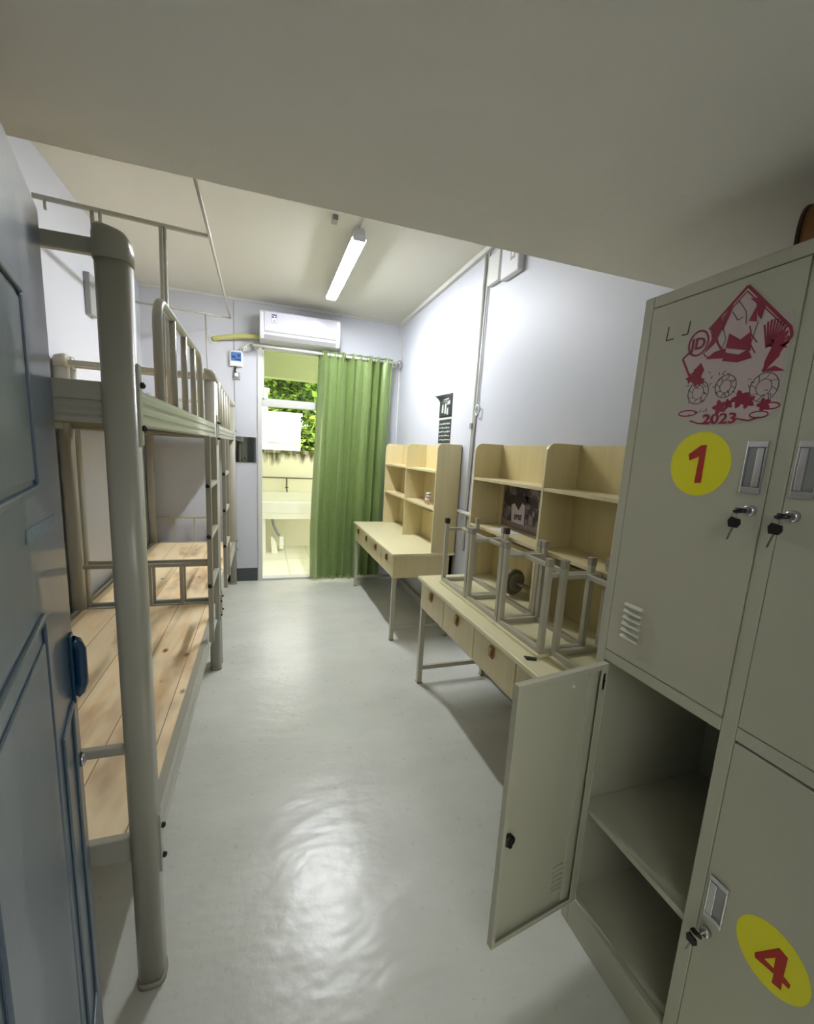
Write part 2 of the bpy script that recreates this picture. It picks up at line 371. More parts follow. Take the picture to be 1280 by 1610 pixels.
# panel seams and corner trims
struct(MB().box(-.262, -.256, YB-.004, YB, 0.14, ZC-.03).build('trim_1', M_seam))
struct(MB().box(XL, XR, YB-.018, YB, ZC-.022, ZC).build('trim_2', M_trim))
struct(MB().box(XR-.03, XR, LY, YB-.018, ZC-.035, ZC).build('trim_3', M_trim))
struct(MB().box(XR-.016, XR, YB-.016, YB, 0, ZC-.035).build('trim_4', M_trim))
# dark baseboard left of the balcony door
struct(MB().box(XL, -.05, YB-.006, YB, 0, .14).build('baseboard_back', M_darkbase))
# balcony door frame with transom window
fr = struct(MB().box(DX0-.045, DX0, YB-.012, YB+.1, .0, DZ+.03).box(DX1, DX1+.045, YB-.012, YB+.1, 0, DZ+.03)
       .box(DX0, DX1, YB-.012, YB+.1, DZ, DZ+.03).box(DX0, DX1, YB-.004, YB+.09, 1.838, 1.898).box(DX0, DX1, YB-.01, YB+.1, 0, .022).build('door_1', M_trim, bevel=.003))
wn = struct(MB().box(DX0, DX1, YB+.05, YB+.056, 1.898, DZ).build('window_1', M_glass))
f2 = MB().box(DX0, DX0+.02, YB+.03, YB+.07, 1.898, DZ).box(DX1-.02, DX1, YB+.03, YB+.07, 1.898, DZ).box(DX0, DX1, YB+.03, YB+.07, 1.898, 1.915).box(DX0, DX1, YB+.03, YB+.07, DZ-.018, DZ).build('window_frame', M_trim, wn)

# ------------------------------------------------------------------ outdoors
struct(MB().box(-1.2, 2.4, YB, 6.75, -.12, -.0).build('balcony_floor', M_btile))
struct(MB().box(-1.2, 2.4, 6.45, 6.62, 0, 1.37).box(-1.2, 2.4, 6.42, 6.65, 1.345, 1.385).build('balcony_parapet', M_stain))
struct(MB().box(-1.2, 2.4, YB+.12, 6.62, 2.78, 2.9).box(-1.2, 2.4, 6.4, 6.62, 2.36, 2.78).box(-1.2, 2.4, 5.5, 5.56, 2.7, 2.78).build('balcony_ceiling', M_yel_wall))
struct(MB().box(-1.3, -1.2, YB, 6.62, 0, 2.9).build('balcony_wall_left', M_yel_wall))
struct(MB().box(2.4, 2.5, YB, 6.62, 0, 2.9).build('balcony_wall_right', M_yel_wall))
struct(MB().box(-30, 30, 6.7, 40, -.3, -.1).build('ground', M_ground))
# washing trough on the balcony
t = thing('washing_trough', 'cream tiled washing trough on legs out on the balcony', 'sink', (.4, 6.1, 0))
MB().box(-.4, 1.6, 5.93, 5.99, .56, .71).box(-.4, 1.6, 5.99, 6.449, .56, .6).box(-.4, 1.6, 6.39, 6.449, .6, .80).box(-.4, -.34, 5.99, 6.39, .6, .71).box(1.54, 1.6, 5.99, 6.39, .6, .71).build('basin', M_tilew, t, bevel=.008)
MB().box(-.398, 1.598, 5.936, 5.99, .48, .56).build('apron', M_yel_wall, t, bevel=.004)
for x in (-.05, 1.45): MB().box(x, x+.09, 5.995, 6.4, 0, .56).build('leg', M_tilew, t)
t = thing('water_tap', 'thin steel water pipe with a single tap above the balcony trough', 'tap', (.33, 6.38, .8))
MB().tube([(-.6, 6.40, 1.0), (1.8, 6.40, 1.0)], .009, 8).build('supply_pipe', M_steel, t)
MB().tube([(.33, 6.40, 1.0), (.33, 6.40, .86), (.33, 6.36, .85), (.33, 6.32, .84), (.33, 6.31, .81)], .011, 8).lathe((.33, 6.38, .86), [(.022, 0), (.022, .015)], 10).build('spout', M_steel, t)
t = thing('drain_hose', 'dark curved drain hose hanging beneath the balcony trough', 'hose', (.18, 6.2, .1))
MB().tube([(.13, 6.2, .56), (.13, 6.2, .45), (.15, 6.2, .35), (.2, 6.2, .24), (.25, 6.2, .17)], .018, 8).build('hose_pipe', M_acdark, t)
t = thing('drain_box', 'small pale plastic drain box on the balcony tiles under the trough', 'box', (.25, 6.15, 0))
MB().box(.22, .28, 6.1, 6.22, .03, .21).build('shell', M_tilew, t, bevel=.01)
MB().prism([(.12, 0), (.2, 0), (.17, .16), (.13, .22), (.11, .22)], 'y', 6.0, 6.1).build('bracket', M_tilew, t)
# white building and trees beyond
t = thing('white_building', 'plain white building block seen beyond the balcony parapet', 'building', (-1.0, 12, 0))
MB().box(-4, .96, 12, 15, 0, 2.24).build('wall', M_bldg, t)
MB().box(-4, .97, 11.96, 12, 1.5, 1.53).build('ledge', M_seam, t)
MB().box(-4, 1.0, 11.94, 15.05, 2.22, 2.30).build('roof', M_yel_wall, t)
t = thing('concrete_post', 'short cream concrete pillar standing beyond the parapet above the white building', 'pillar', (.05, 11.5, 0))
MB().box(-.25, .13, 11.3, 11.6, 0, 2.74).build('shaft', M_yel_wall, t)
MB().box(-.29, .17, 11.26, 11.64, 2.70, 2.78).build('cap', M_yel_wall, t)
def tree(x, y, h, rad, n, label):
    t = thing('tree', label, 'tree', (x, y, -.1), 'trees beyond the balcony')
    MB().tube([(x, y, -.1), (x+.1, y, h*.35), (x, y+.1, h*.7)], [.16, .12, .05], 8).tube([(x+.1, y, h*.35), (x-.6, y, h*.6)], [.08, .03], 6).tube([(x+.1, y, h*.35), (x+.8, y+.1, h*.65)], [.08, .03], 6).build('trunk', M_bark, t)
    mb = MB()
    blobs = [(x+random.uniform(-1, 1)*rad*.7, y+random.uniform(-1, 1)*rad*.5, random.uniform(.4, h*.92), random.uniform(.35, .7)*rad*.6) for _ in range(44)]
    for k in range(n):
        bx, by, bz, br = random.choice(blobs)
        d = Vector((random.gauss(0, 1), random.gauss(0, 1), random.gauss(0, 1))).normalized(); p = Vector((bx, by, bz))+d*br*random.uniform(.75, 1.05)
        a = Vector((random.gauss(0, 1), random.gauss(0, 1), random.gauss(0, .5))).normalized(); b = a.cross(d+Vector((.1, .2, .3))).normalized(); s = random.uniform(.07, .13)
        c = a.cross(b)*s*.2
        v = [mb.bm.verts.new(p+a*s*1.5), mb.bm.verts.new(p+b*s*.7+c), mb.bm.verts.new(p-a*s*1.3), mb.bm.verts.new(p-b*s*.7+c)]
        mb.bm.faces.new(v)
    mb.build('foliage', M_leaf, t)
tree(2.75, 12.4, 4.6, 1.7, 14000, 'bushy green tree right of the white building, nearest the curtain')
tree(.6, 18.5, 5.4, 2.4, 16000, 'green tree rising behind the white building')
tree(4.8, 16, 5.6, 2.4, 12000, 'tall green tree farthest right beyond the balcony, mostly behind the curtain')

tree(4.6, 24.5, 7.6, 3.0, 16000, 'large green tree filling the gap behind the two nearer trees outside')

# ------------------------------------------------------------------ fluorescent lamp
t = thing('ceiling_lamp', 'lit twin tube fluorescent lamp on the ceiling', 'lamp', (.58, 3.55, ZC))
MB().prism([(.55, ZC), (.530, ZC-.066), (.534, ZC-.067), (.552, ZC-.042), (.608, ZC-.042), (.626, ZC-.067), (.630, ZC-.066), (.61, ZC)], 'y', 2.95, 4.15).build('housing', M_white, t, bevel=.004)
for x in (.562, .598): MB().tube([(x, 2.97, ZC-.064), (x, 4.13, ZC-.064)], .013, 8).build('tube', M_tube, t)
for y in (2.935, 4.13): MB().box(.54, .62, y+.005, y+.022, ZC-.078, ZC-.04).build('end_cap', M_white, t, bevel=.004)
tag(MB().box(.40, .432, 2.86, 2.92, ZC-.03, ZC).build('ceiling_clip', M_plug, bevel=.003), 'small grey clip on the ceiling near the loft edge', 'clip')
tag(MB().tube([(.58, 2.94, ZC-.012), (.585, 2.4, ZC-.01), (.58, 1.26, ZC-.01)], .007, 6).build('lamp_cable', M_trim), 'thin white cable running along the ceiling from the lamp', 'cable')

# ------------------------------------------------------------------ air conditioner
t = thing('air_conditioner', 'white split air conditioner mounted above the balcony door', 'air conditioner', (.36, YB, 2.57))
MB().prism([(YB, 2.70), (YB-.17, 2.70), (YB-.20, 2.68), (YB-.205, 2.50), (YB-.17, 2.445), (YB, 2.43)], 'x', -.022, .742).build('casing', M_white, t, bevel=.008)
MB().box(.02, .705, YB-.211, YB-.203, 2.515, 2.685).build('front_panel', M_acface, t, bevel=.003)
MB().prism([(YB-.209, 2.508), (YB-.207, 2.512), (YB-.168, 2.452), (YB-.172, 2.446)], 'x', .02, .70).build('louver', M_acdark, t)
mb = MB().box(.085, .135, YB-.2125, YB-.211, 2.585, 2.665).mat(1).box(.088, .132, YB-.2132, YB-.2125, 2.65, 2.663).box(.09, .11, YB-.2132, YB-.2125, 2.63, 2.645).box(.115, .13, YB-.2132, YB-.2125, 2.632, 2.646).box(.086, .089, YB-.2132, YB-.2125, 2.587, 2.663).box(.131, .134, YB-.2132, YB-.2125, 2.587, 2.663).box(.086, .134, YB-.2132, YB-.2125, 2.586, 2.590).box(.095, .125, YB-.2132, YB-.2125, 2.60, 2.604).box(.095, .118, YB-.2132, YB-.2125, 2.61, 2.614)
mb.build('label_sticker', [M_white, M_navy], t)
t = thing('refrigerant_pipe', 'yellowed wrapped pipe running from the air conditioner into the wall', 'pipe', (-.25, YB, 2.46))
MB().tube([(-.02, YB-.06, 2.475), (-.07, YB-.06, 2.478), (-.2, YB-.05, 2.465), (-.36, YB-.035, 2.435), (-.43, YB-.02, 2.42), (-.44, YB-.002, 2.418)], .024, 12).build('pipe_wrap', M_pipe, t)
MB().lathe((-.445, YB-.006, 2.418), [(.045, .006), (.045, 0), (.038, -.003)], 20, 'y').build('wall_collar', M_trim, t)

# thermostat like controller, outlet, bundle of cable
t = thing('wall_controller', 'white wall controller box with a blue screen beside the door', 'controller', (-.24, YB, 2.25))
MB().box(-.302, -.178, YB-.03, YB, 2.185, 2.335).build('casing', M_white, t, bevel=.012)
mb = MB().box(-.285, -.192, YB-.0325, YB-.03, 2.235, 2.318).mat(1).box(-.28, -.245, YB-.0335, YB-.0325, 2.262, 2.28).box(-.25, -.2, YB-.0335, YB-.0325, 2.245, 2.256).box(-.225, -.205, YB-.0335, YB-.0325, 2.275, 2.30)
mb.build('screen', [M_blue, M_navy], t)
t = thing('wall_outlet', 'grey wall outlet with a plug under the white controller', 'outlet', (-.235, YB, 2.1))
MB().box(-.268, -.205, YB-.012, YB, 2.065, 2.135).build('faceplate', M_plug, t, bevel=.004)
MB().box(-.255, -.222, YB-.04, YB-.012, 2.09, 2.125).build('plug', M_white, t, bevel=.006)
MB().tube([(-.245, YB-.028, 2.125), (-.25, YB-.03, 2.15), (-.245, YB-.02, 2.18)], .009, 8).build('cord', M_black, t)
mb = MB()
for k in range(4):
    pts = [(-.2+.16*q/10+.02*math.sin(k+q), YB-.03+.012*math.cos(k*2+q*1.3), 2.33+.08*math.sin(q/10*math.pi*.8)+.012*math.sin(q*2.1+k*1.7)) for q in range(11)]
    mb.tube(pts, .006, 6)
tag(mb.build('tangled_cable', M_trim), 'tangled white cable drooping below the refrigerant pipe', 'cable')

# mirror by the bunk
t = thing('wall_mirror', 'small square mirror on the wall between bunk and balcony door', 'mirror', (-.16, YB, 1.39))
MB().box(-.268, -.058, YB-.008, YB, 1.262, 1.518).build('backing', M_plug, t)
MB().box(-.266, -.060, YB-.0095, YB-.008, 1.264, 1.516).build('glass', M_mirror, t)

# ------------------------------------------------------------------ curtain and rod
RY = YB-.12
t = thing('curtain_rod', 'white curtain rod with bracket above the balcony door', 'curtain rod', (.68, RY, 2.38))
MB().tube([(-.08, RY, 2.382), (1.37, RY, 2.382)], .014, 12).build('pole', M_rod, t)
MB().tube([(1.36, RY, 2.382), (1.365, YB-.005, 2.382)], .010, 8).lathe((1.365, YB-.012, 2.382), [(.03, .012), (.03, 0)], 16, 'y').build('bracket', M_rod, t)
MB().tube([(-.05, RY, 2.382), (-.05, YB-.005, 2.382)], .010, 8).lathe((-.05, YB-.012, 2.382), [(.02, .012), (.02, 0)], 16, 'y').build('bracket', M_rod, t)
MB().lathe((1.37, RY, 2.382), [(.014, 0), (.028, .008), (.034, .025), (.026, .04), (.006, .05)], 14, 'x').build('finial', M_chrome, t)
t = thing('curtain', 'shiny green satin curtain hanging from the rod over the balcony door', 'curtain', (.9, RY, 0))
NF = 8.5
def cur(u, v):
    z = 2.415-v*(2.415-.03)
    x0 = .54-.055*min(1, v*1.3); x1 = 1.325-.05*v
    ph = 2*math.pi*NF*(u+.010*math.sin(u*23+1)+.012*v*math.sin(u*9+2))
    amp = .046*(.75+.35*math.sin(u*17+1.3))*(1+.25*v)
    x = x0+(x1-x0)*u+.012*math.sin(ph*2)*(.5+.5*v)+.006*math.sin(7*v+u*11)*v
    y = RY+amp*math.sin(ph)+.005*math.sin(ph*2+v*2)+.006*v*math.sin(v*4+u*14)+.0015*math.sin(v*30+u*60)*v
    if v > .97: z += .008*math.sin(u*31)
    return (x, y, z)
MB().grid(cur, 420, 60).build('cloth', M_curtain, t, solid=.002)
for k in range(10):
    x = .575+.078*k
    mb = MB(); a = [(x, RY+.024*math.cos(2*math.pi*q/16), 2.382+.024*math.sin(2*math.pi*q/16)) for q in range(17)]
    mb.tube(a, .005, 6, cap=False).build('grommet_ring', M_chrome, t)

# ------------------------------------------------------------------ bunk beds
XF, XB = -.286, -1.005    # post centres
def superellipse(cx, cy, a, b, n=3.2, seg=24):
    P = []
    for j in range(seg):
        th = 2*math.pi*j/seg; c, s_ = math.cos(th), math.sin(th)
        P.append((cx+a*math.copysign(abs(c)**(2/n), c), cy+b*math.copysign(abs(s_)**(2/n), s_)))
    return P
def rail_profile(x, z0, z1, sgn):
    """ribbed side rail section in x,z; sgn=+1 ribs face +x"""
    h = z1-z0; P = []
    out = [(.0, 0), (.014, 0), (.02, .06), (.02, .17), (.013, .22), (.013, .30), (.019, .36), (.019, .50), (.013, .55), (.013, .63), (.019, .68), (.019, .86), (.012, .92), (.012, 1), (-.012, 1)]
    return [(x+sgn*a, z0+h*b) for a, b in out]
def bunk(y0, y1, mirror, label):
    """y0,y1 outer ends; mirror=False: guard near y0, ladder near y1"""
    t = thing('bunk_bed', label, 'bunk bed', ((XF+XB)/2, (y0+y1)/2, 0), 'grey steel bunk beds along the left wall')
    ya, yb = y0+.033, y1-.033
    L = lambda d: (y0+d) if not mirror else (y1-d)
    for x, y in ((XF, ya), (XF, yb), (XB, ya), (XB, yb)):
        sg = 1 if x == XF else -1
        p = MB().loft([[(q[0], q[1], z) for q in superellipse(x, y, .032*k, .033*k)] for z, k in ((.0, 1), (1.80, 1))]).build('post', M_bunk, t)
        MB().loft([[(q[0], q[1], z+(q[0]-x)*-sg*.25*(z > 1.8)) for q in superellipse(x, y, .032*k, .033*k)] for z, k in ((1.795, 1.07), (1.832, 1.07), (1.848, 1.0), (1.856, .8))]).build('post_cap', M_bunkcap, p)
        MB().loft([[(q[0], q[1], z) for q in superellipse(x, y, .032*k, .033*k)] for z, k in ((.0, 1.08), (.02, 1.08))]).build('foot_cap', M_capg, p)
    # side rails
    for z0, z1 in ((.374, .455), (1.474, 1.557)):
        for x, sg in ((-.282, 1), (XB+.0, -1)):
            MB().prism(rail_profile(x, z0, z1, sg), 'y', ya+.03, yb-.03).build('side_rail', M_bunk, t)
    # end rails
    for y in (ya, yb):
        MB().box(XB+.03, XF-.03, y-.012, y+.012, .39, .455).build('end_rail', M_bunk, t, bevel=.004)
        mb = MB().box(XB+.03, XF-.03, y-.014, y+.014, 1.522, 1.560)
        for k in range(3): mb.box(XB+.03, XF-.03, y-.012+.002*k, y+.012-.002*k, 1.476+.015*k, 1.487+.015*k)
        mb.box(XB+.03, XF-.03, y-.007, y+.007, 1.477, 1.524).build('end_rail', M_bunk, t, bevel=.0015)
        MB().bar((XB+.03, y, 1.82), (XF-.03, y, 1.82), .022, .03).build('head_bar', M_bunk, t, bevel=.004)
        zt = .70
        MB().bar((XB+.03, y, zt), (XF-.03, y, zt), .02, .022).build('foot_bar', M_bunk, t, bevel=.003)
        for x in (-.64, -.47, -.82):
            if y == ya and not mirror: continue
            MB().bar((x, y, .455), (x, y, zt-.008), .02, .016, (0, 1, 0)).build('foot_spindle', M_bunk, t)
    # lower deck boards and upper deck
    MB().box(XB+.02, -.292, ya+.015, yb-.015, .432, .450).build('lower_boards', M_plank, t)
    MB().box(XB+.02, -.292, ya+.015, yb-.015, 1.522, 1.540).build('upper_boards', M_plank, t)
    # deck cross bearers
    for z in (.42, 1.51):
        for k in range(4):
            y = ya+(yb-ya)*(k+1)/5; MB().bar((XB+.01, y, z), (-.292, y, z), .022, .022).build('bearer', M_bunk, t)
    # guard rail
    gx = -.288; a, b = sorted((L(.43), L(1.345))); zt = 1.852; r = .075
    pts = [(gx, a, 1.53), (gx, a, zt-r)]
    pts += [(gx, a+r-r*math.cos(q*math.pi/12), zt-r+r*math.sin(q*math.pi/12)) for q in range(1, 7)]
    pts += [(gx, b-r+r*math.sin(q*math.pi/12), zt-r+r*math.cos(q*math.pi/12)) for q in range(0, 6)]
    pts += [(gx, b, zt-r), (gx, b, 1.53)]
    g = MB().tube(pts, .0135, 10).build('guard_rail', M_bunk, t)
    for k in range(1, 4):
        y = a+(b-a)*k/4; MB().tube([(gx, y, 1.53), (gx, y, zt-.01)], .0115, 8).build('guard_spindle', M_bunk, g)
    # ladder
    a, b = sorted((L(1.215), L(1.525))); lx = -.247
    ld = MB().bar((lx, a, .435), (lx, a, 1.475), .024, .016, (0, 1, 0)).bar((lx, b, .435), (lx, b, 1.475), .024, .016, (0, 1, 0)).build('ladder', M_bunk, t, bevel=.003)
    for z in (.735, .985, 1.235):
        MB().bar((lx, a-.015, z), (lx, b+.015, z), .024, .02).build('rung', M_bunk, ld, bevel=.003)
        for y in (a, b):
            s = -1 if y == a else 1
            MB().lathe((lx, y+s*.012, z+.004), [(.011, 0), (.011, s*.012), (.006, s*.018)], 10, 'y').build('bolt', M_black, ld)
    # hook plates at the post
    for y, s in ((ya, 1), (yb, -1)):
        for z0, z1 in ((1.432, 1.605), (.33, .50)):
            h = MB().box(-.256, -.250, y+s*.006-.011, y+s*.006+.014, z0, z1).build('hook_plate', M_bunk, t, bevel=.002)
            for z in (z0+(z1-z0)*.22, z0+(z1-z0)*.75):
                MB().lathe((-.250, y+s*.01, z), [(.007, 0), (.007, .006), (.003, .009)], 8, 'x').build('bolt', M_black, h)
    return t
bunk(1.072, 2.885, False, 'grey steel bunk bed nearest the entrance, its thick post standing in front')
bunk(2.905, 4.72, True, 'grey steel bunk bed at the far end by the balcony wall')

# mosquito net frame above the bunks
t = thing('net_frame', 'thin grey tube net frame rising above the two bunk beds', 'frame', (-.6, 3.4, 1.85))
nz = 2.55
MB().tube([(-.27, 1.6, nz), (-.27, 4.455, nz)], .0085, 8).build('long_bar', M_bunk, t)
MB().tube([(-.27, 2.825, nz), (-1.03, 2.745, nz)], .0125, 8).build('cross_bar', M_bunk, t)
MB().tube([(-.27, 4.455, nz), (-1.045, 4.36, nz)], .0085, 8).build('cross_bar', M_bunk, t)
MB().tube([(-.27, 1.6, nz), (-1.045, 1.6, nz)], .0085, 8).build('cross_bar', M_bunk, t)
MB().tube([(-.485, 2.80, nz), (-.50, 2.84, 1.545)], .010, 8).tube([(-.505, 2.80, nz), (-.52, 2.84, 1.545)], .008, 8).build('upright', M_bunk, t)
MB().tube([(-.80, 2.77, nz), (-.80, 2.84, 1.545)], .010, 8).tube([(-.765, 2.77, nz), (-.765, 2.77, 2.46)], .009, 8).build('upright', M_bunk, t)
MB().tube([(-.47, 4.43, nz), (-.47, 4.60, 1.545)], .007, 8).build('upright', M_bunk, t)
MB().tube([(-.985, 2.75, nz), (-.985, 2.75, nz-.05)], .007, 8).build('hook', M_bunk, t)
tag(MB().box(XL, XL+.035, 3.40, 3.53, 2.2, 2.445).build('wall_box', M_plug, bevel=.006), 'grey flat box on the left wall above the upper bunk', 'box')

# ------------------------------------------------------------------ desks with hutches
def desk(y0, y1, label, glabel):
    zt = .70; xf, xb = .918, 1.43
    t = thing('desk', label, 'desk', ((xf+xb)/2, (y0+y1)/2, 0), 'cream study desks along the right wall')
    MB().box(xf, xb, y0, y1, zt-.022, zt).build('desktop', M_lamtop, t, bevel=.004)
    MB().box(.945, 1.42, y0+.025, y0+.045, .505, zt-.022).box(.945, 1.42, y1-.045, y1-.025, .505, zt-.022).box(1.40, 1.42, y0+.04, y1-.04, .505, zt-.022).box(.96, 1.42, y0+.03, y1-.03, .505, .515).build('carcass', M_lam, t)
    n = 4; w_ = (y1-y0-.05)/n
    for k in range(n):
        a = y0+.025+k*w_
        d = MB().box(.936, .953, a+.003, a+w_-.003, .508, zt-.026).build('drawer', M_lam, t, bevel=.002)
        yc = a+w_/2
        MB().prism([(yc-.017, .655), (yc+.017, .655), (yc+.017, .625), (yc+.008, .600), (yc-.008, .600), (yc-.017, .625)], 'x', .928, .936).prism([(yc-.014, .650), (yc+.014, .650), (yc+.008, .612), (yc-.008, .612)], 'x', .919, .928).build('drawer_pull', M_bronze, d, bevel=.002)
    for x in (.952, 1.405):
        for y in (y0+.04, y1-.04):
            l = MB().box(x-.015, x+.015, y-.015, y+.015, .0, .678 if x > 1 else .505).build('leg', M_stool, t, bevel=.002)
            MB().box(x-.0165, x+.0165, y-.0165, y+.0165, 0, .012).build('foot_cap', M_capg, l)
    for y in (y0+.04, y1-.04): MB().box(.967, 1.39, y-.011, y+.011, .09, .118).build('stretcher', M_stool, t, bevel=.002)
    MB().box(1.394, 1.416, y0+.055, y1-.055, .09, .118).build('stretcher', M_stool, t, bevel=.002)
    # hutch (bookcase that sits on the desk)
    h = thing('bookshelf', glabel, 'bookshelf', (1.33, (y0+y1)/2, zt), 'cream open bookshelves on the desks')
    hx0, hx1, z1 = 1.232, 1.426, 1.53; r = .045; ym = (y0+y1)/2+(.01)
    arc = [(hx0+r-r*math.cos(q*math.pi/16), z1-r+r*math.sin(q*math.pi/16)) for q in range(0, 9)]
    prof = [(hx0, zt+.001)]+arc+[(hx1, z1), (hx1, zt+.001)]
    tk = .016
    for y in (y0+.015, ym-tk/2, y1-.015-tk): MB().prism(prof, 'y', y, y+tk).build('side_panel', M_lam, h, bevel=.0015)
    for a, b in ((y0+.015+tk, ym-tk/2), (ym+tk/2, y1-.015-tk)):
        for z in (1.325, 1.04): MB().box(hx0+.002, hx1-.012, a, b, z-tk, z).build('shelf', M_lam, h, bevel=.001)
        MB().box(hx1-.012, hx1-.002, a, b, 1.04-tk, z1-.004).box(hx1-.012, hx1-.002, a, b, zt+.002, .95).build('back_panel', M_lamback, h)
    return t, h
desk(3.0, 4.47, 'cream desk farthest from the entrance, beside the green curtain', 'cream bookshelf on the far desk beside the green curtain')
desk(.96, 2.435, 'cream desk nearer the lockers with upturned stools on it', 'cream bookshelf on the desk with the upturned stools')

# stools upside down on the near desk
def stool(x0, x1, y0, y1, caps, label, zb=.701):
    t = thing('stool', label, 'stool', ((x0+x1)/2, (y0+y1)/2, zb), 'stools turned upside down on the near desk')
    MB().box(x0-.008, x1+.008, y0-.004, y1+.004, zb, zb+.014).build('seat', M_lamtop, t, bevel=.003)
    fz = zb+.014; T = .022
    MB().box(x0, x1, y0, y0+T, fz, fz+T).box(x0, x1, y1-T, y1, fz, fz+T).box(x0, x0+T, y0+T, y1-T, fz, fz+T).box(x1-T, x1, y0+T, y1-T, fz, fz+T).build('seat_frame', M_stool, t, bevel=.002)
    for i, (x, y) in enumerate(((x0+T/2, y1-T/2), (x0+T/2, y0+T/2), (x1-T/2, y0+T/2), (x1-T/2, y1-T/2))):
        l = MB().box(x-T/2, x+T/2, y-T/2, y+T/2, fz+T, 1.085).build('leg', M_stool, t, bevel=.002)
        MB().box(x-T/2-.0015, x+T/2+.0015, y-T/2-.0015, y+T/2+.0015, 1.06, 1.092).build('foot_cap', caps[i], l, bevel=.002)
    xm = (x0+x1)/2
    MB().box(x0+T, x1-T, y0+.003, y0+T-.003, 1.018, 1.036).box(x0+T, x1-T, y1-T+.003, y1-.003, 1.018, 1.036).box(xm-.009, xm+.009, y0+T-.003, y1-T+.003, 1.018, 1.036).build('stretcher', M_stool, t, bevel=.002)
stool(1.005, 1.222, 1.957, 2.278, (M_cap, M_capg, M_capg, M_capg), 'upturned grey stool with a dark brown foot cap, at the desk\'s far end')
stool(1.005, 1.222, 1.630, 1.950, (M_capg, M_capg, M_capg, M_cap), 'upturned grey stool second from the far end of the desk, standing before the poster')
stool(1.005, 1.222, 1.302, 1.622, (M_capg,)*4, 'upturned grey stool third from the far end of the desk, right of the dumbbell')
stool(1.050, 1.28, .996, 1.294, (M_capg,)*4, 'upturned grey stool nearest the lockers, set slightly back on the desk')

# things on the desks
t = thing('dumbbell', 'grey iron dumbbell on the desk behind the upturned stools', 'dumbbell', (1.33, 1.94, .715))
MB().tube([(1.32, 2.035, .775), (1.37, 1.75, .775)], .013, 12).build('handle_bar', M_iron, t)
def disc(mb, c, d, r, th):
    c = Vector(c); d = Vector(d).normalized(); mb.tube([c-d*th/2, c-d*th*.45, c+d*th*.45, c+d*th/2], [r*.93, r, r, r*.93], 28)
dv = (.05, -.285, 0)
for k in (.03, .235):
    mb = MB(); P = Vector((1.32, 2.035, .775))+Vector(dv).normalized()*k
    disc(mb, P, dv, .073, .02); disc(mb, P+Vector(dv).normalized()*.022, dv, .05, .018); disc(mb, P-Vector(dv).normalized()*.02, dv, .024, .014)
    mb.build('weight_plate', M_iron, t)
t = thing('small_jar', 'small clear jar with a pink label on the far bookshelf', 'jar', (1.3, 3.32, 1.04))
m, nt, b = newmat('clear_plastic'); b.inputs['Transmission Weight'].default_value = .7; b.inputs['Roughness'].default_value = .15; b.inputs['Base Color'].default_value = (.9, .88, .85, 1); M_clear = m
MB().lathe((1.3, 3.32, 1.041), [(.024, 0), (.027, .008), (.027, .06), (.018, .075)], 16).build('body', M_clear, t)
MB().lathe((1.3, 3.32, 1.055), [(.0275, 0), (.0275, .035)], 16).build('label_band', paint('pink_label', (216, 176, 170), .5), t)
MB().lathe((1.3, 3.32, 1.115), [(.019, 0), (.019, .018), (.016, .02)], 16).build('lid', M_white, t)
tag(MB().box(1.262, 1.36, 2.02, 2.20, 1.0405, 1.0425).build('paper_sheet', M_white), 'white paper sheet lying on the shelf under the poster', 'paper')
tag(MB().prism([(.955, 1.325), (.995, 1.30), (.985, 1.285), (.95, 1.30)], 'z', .7005, .706).build('black_tape_scrap', M_black), 'small black tape scrap near the desk\'s front edge', 'scrap')

# poster inside the near bookshelf
t = thing('poster', 'monochrome poster of a player in a white vest inside the bookshelf', 'poster', (1.41, 2.13, 1.18))
px = 1.4115; py0, py1, pz0, pz1 = 1.722, 2.345, 1.0425, 1.306
# placed leaning: left compartment, right-hand part
py0, py1 = 1.93, 2.34
mb = MB().box(px, px+.002, py0-.18, py1, pz0, pz1).mat(1).box(px-.0012, px, py0-.165, py1-.015, pz0+.04, pz1)
mb.build('sheet', [M_postertan, M_poster], t)
def flat(mb, pts, d0, d1): mb.prism(pts, 'x', px-d1, px-d0)
mb = MB()
flat(mb, [(2.225, 1.078), (2.09, 1.074), (2.095, 1.20), (2.06, 1.245), (2.035, 1.238), (1.98, 1.222), (1.972, 1.190), (1.995, 1.186), (2.045, 1.205), (2.10, 1.236), (2.135, 1.262), (2.175, 1.262), (2.198, 1.24), (2.25, 1.240), (2.303, 1.205), (2.295, 1.175), (2.245, 1.165), (2.232, 1.19), (2.232, 1.15)], .0013, .0017)
mb.build('figure', M_figure, t)
mb = MB(); flat(mb, [(2.2305, 1.1801), (2.2028, 1.1918), (2.1554, 1.1548), (2.1243, 1.2018), (2.095, 1.1916), (2.0901, 1.0770), (2.2215, 1.0793), (2.2307, 1.1472)], .0018, .0022); mb.build('vest', M_jersey, t)
mb = MB(); text_into(mb, 'EPSE', .040, lambda u, v, d: (px-.0024-d, 2.157-u*1.0, pz0+.071+v+.06*u), bold=.0016); mb.build('vest_lettering', M_figure, t)
mb = MB()
for (y, z, ry, rz) in ((2.16, 1.222, .016, .022), (2.12, 1.238, .012, .018), (2.03, 1.115, .02, .028), (2.01, 1.155, .012, .018), (2.26, 1.27, .010, .022), (2.075, 1.105, .010, .014), (2.03, 1.275, .014, .018)):
    flat(mb, [(y+ry*math.cos(q*math.pi/7), z+rz*math.sin(q*math.pi/7)) for q in range(14)], .0013, .0016)
mb.build('blurred_crowd', M_postertan, t)

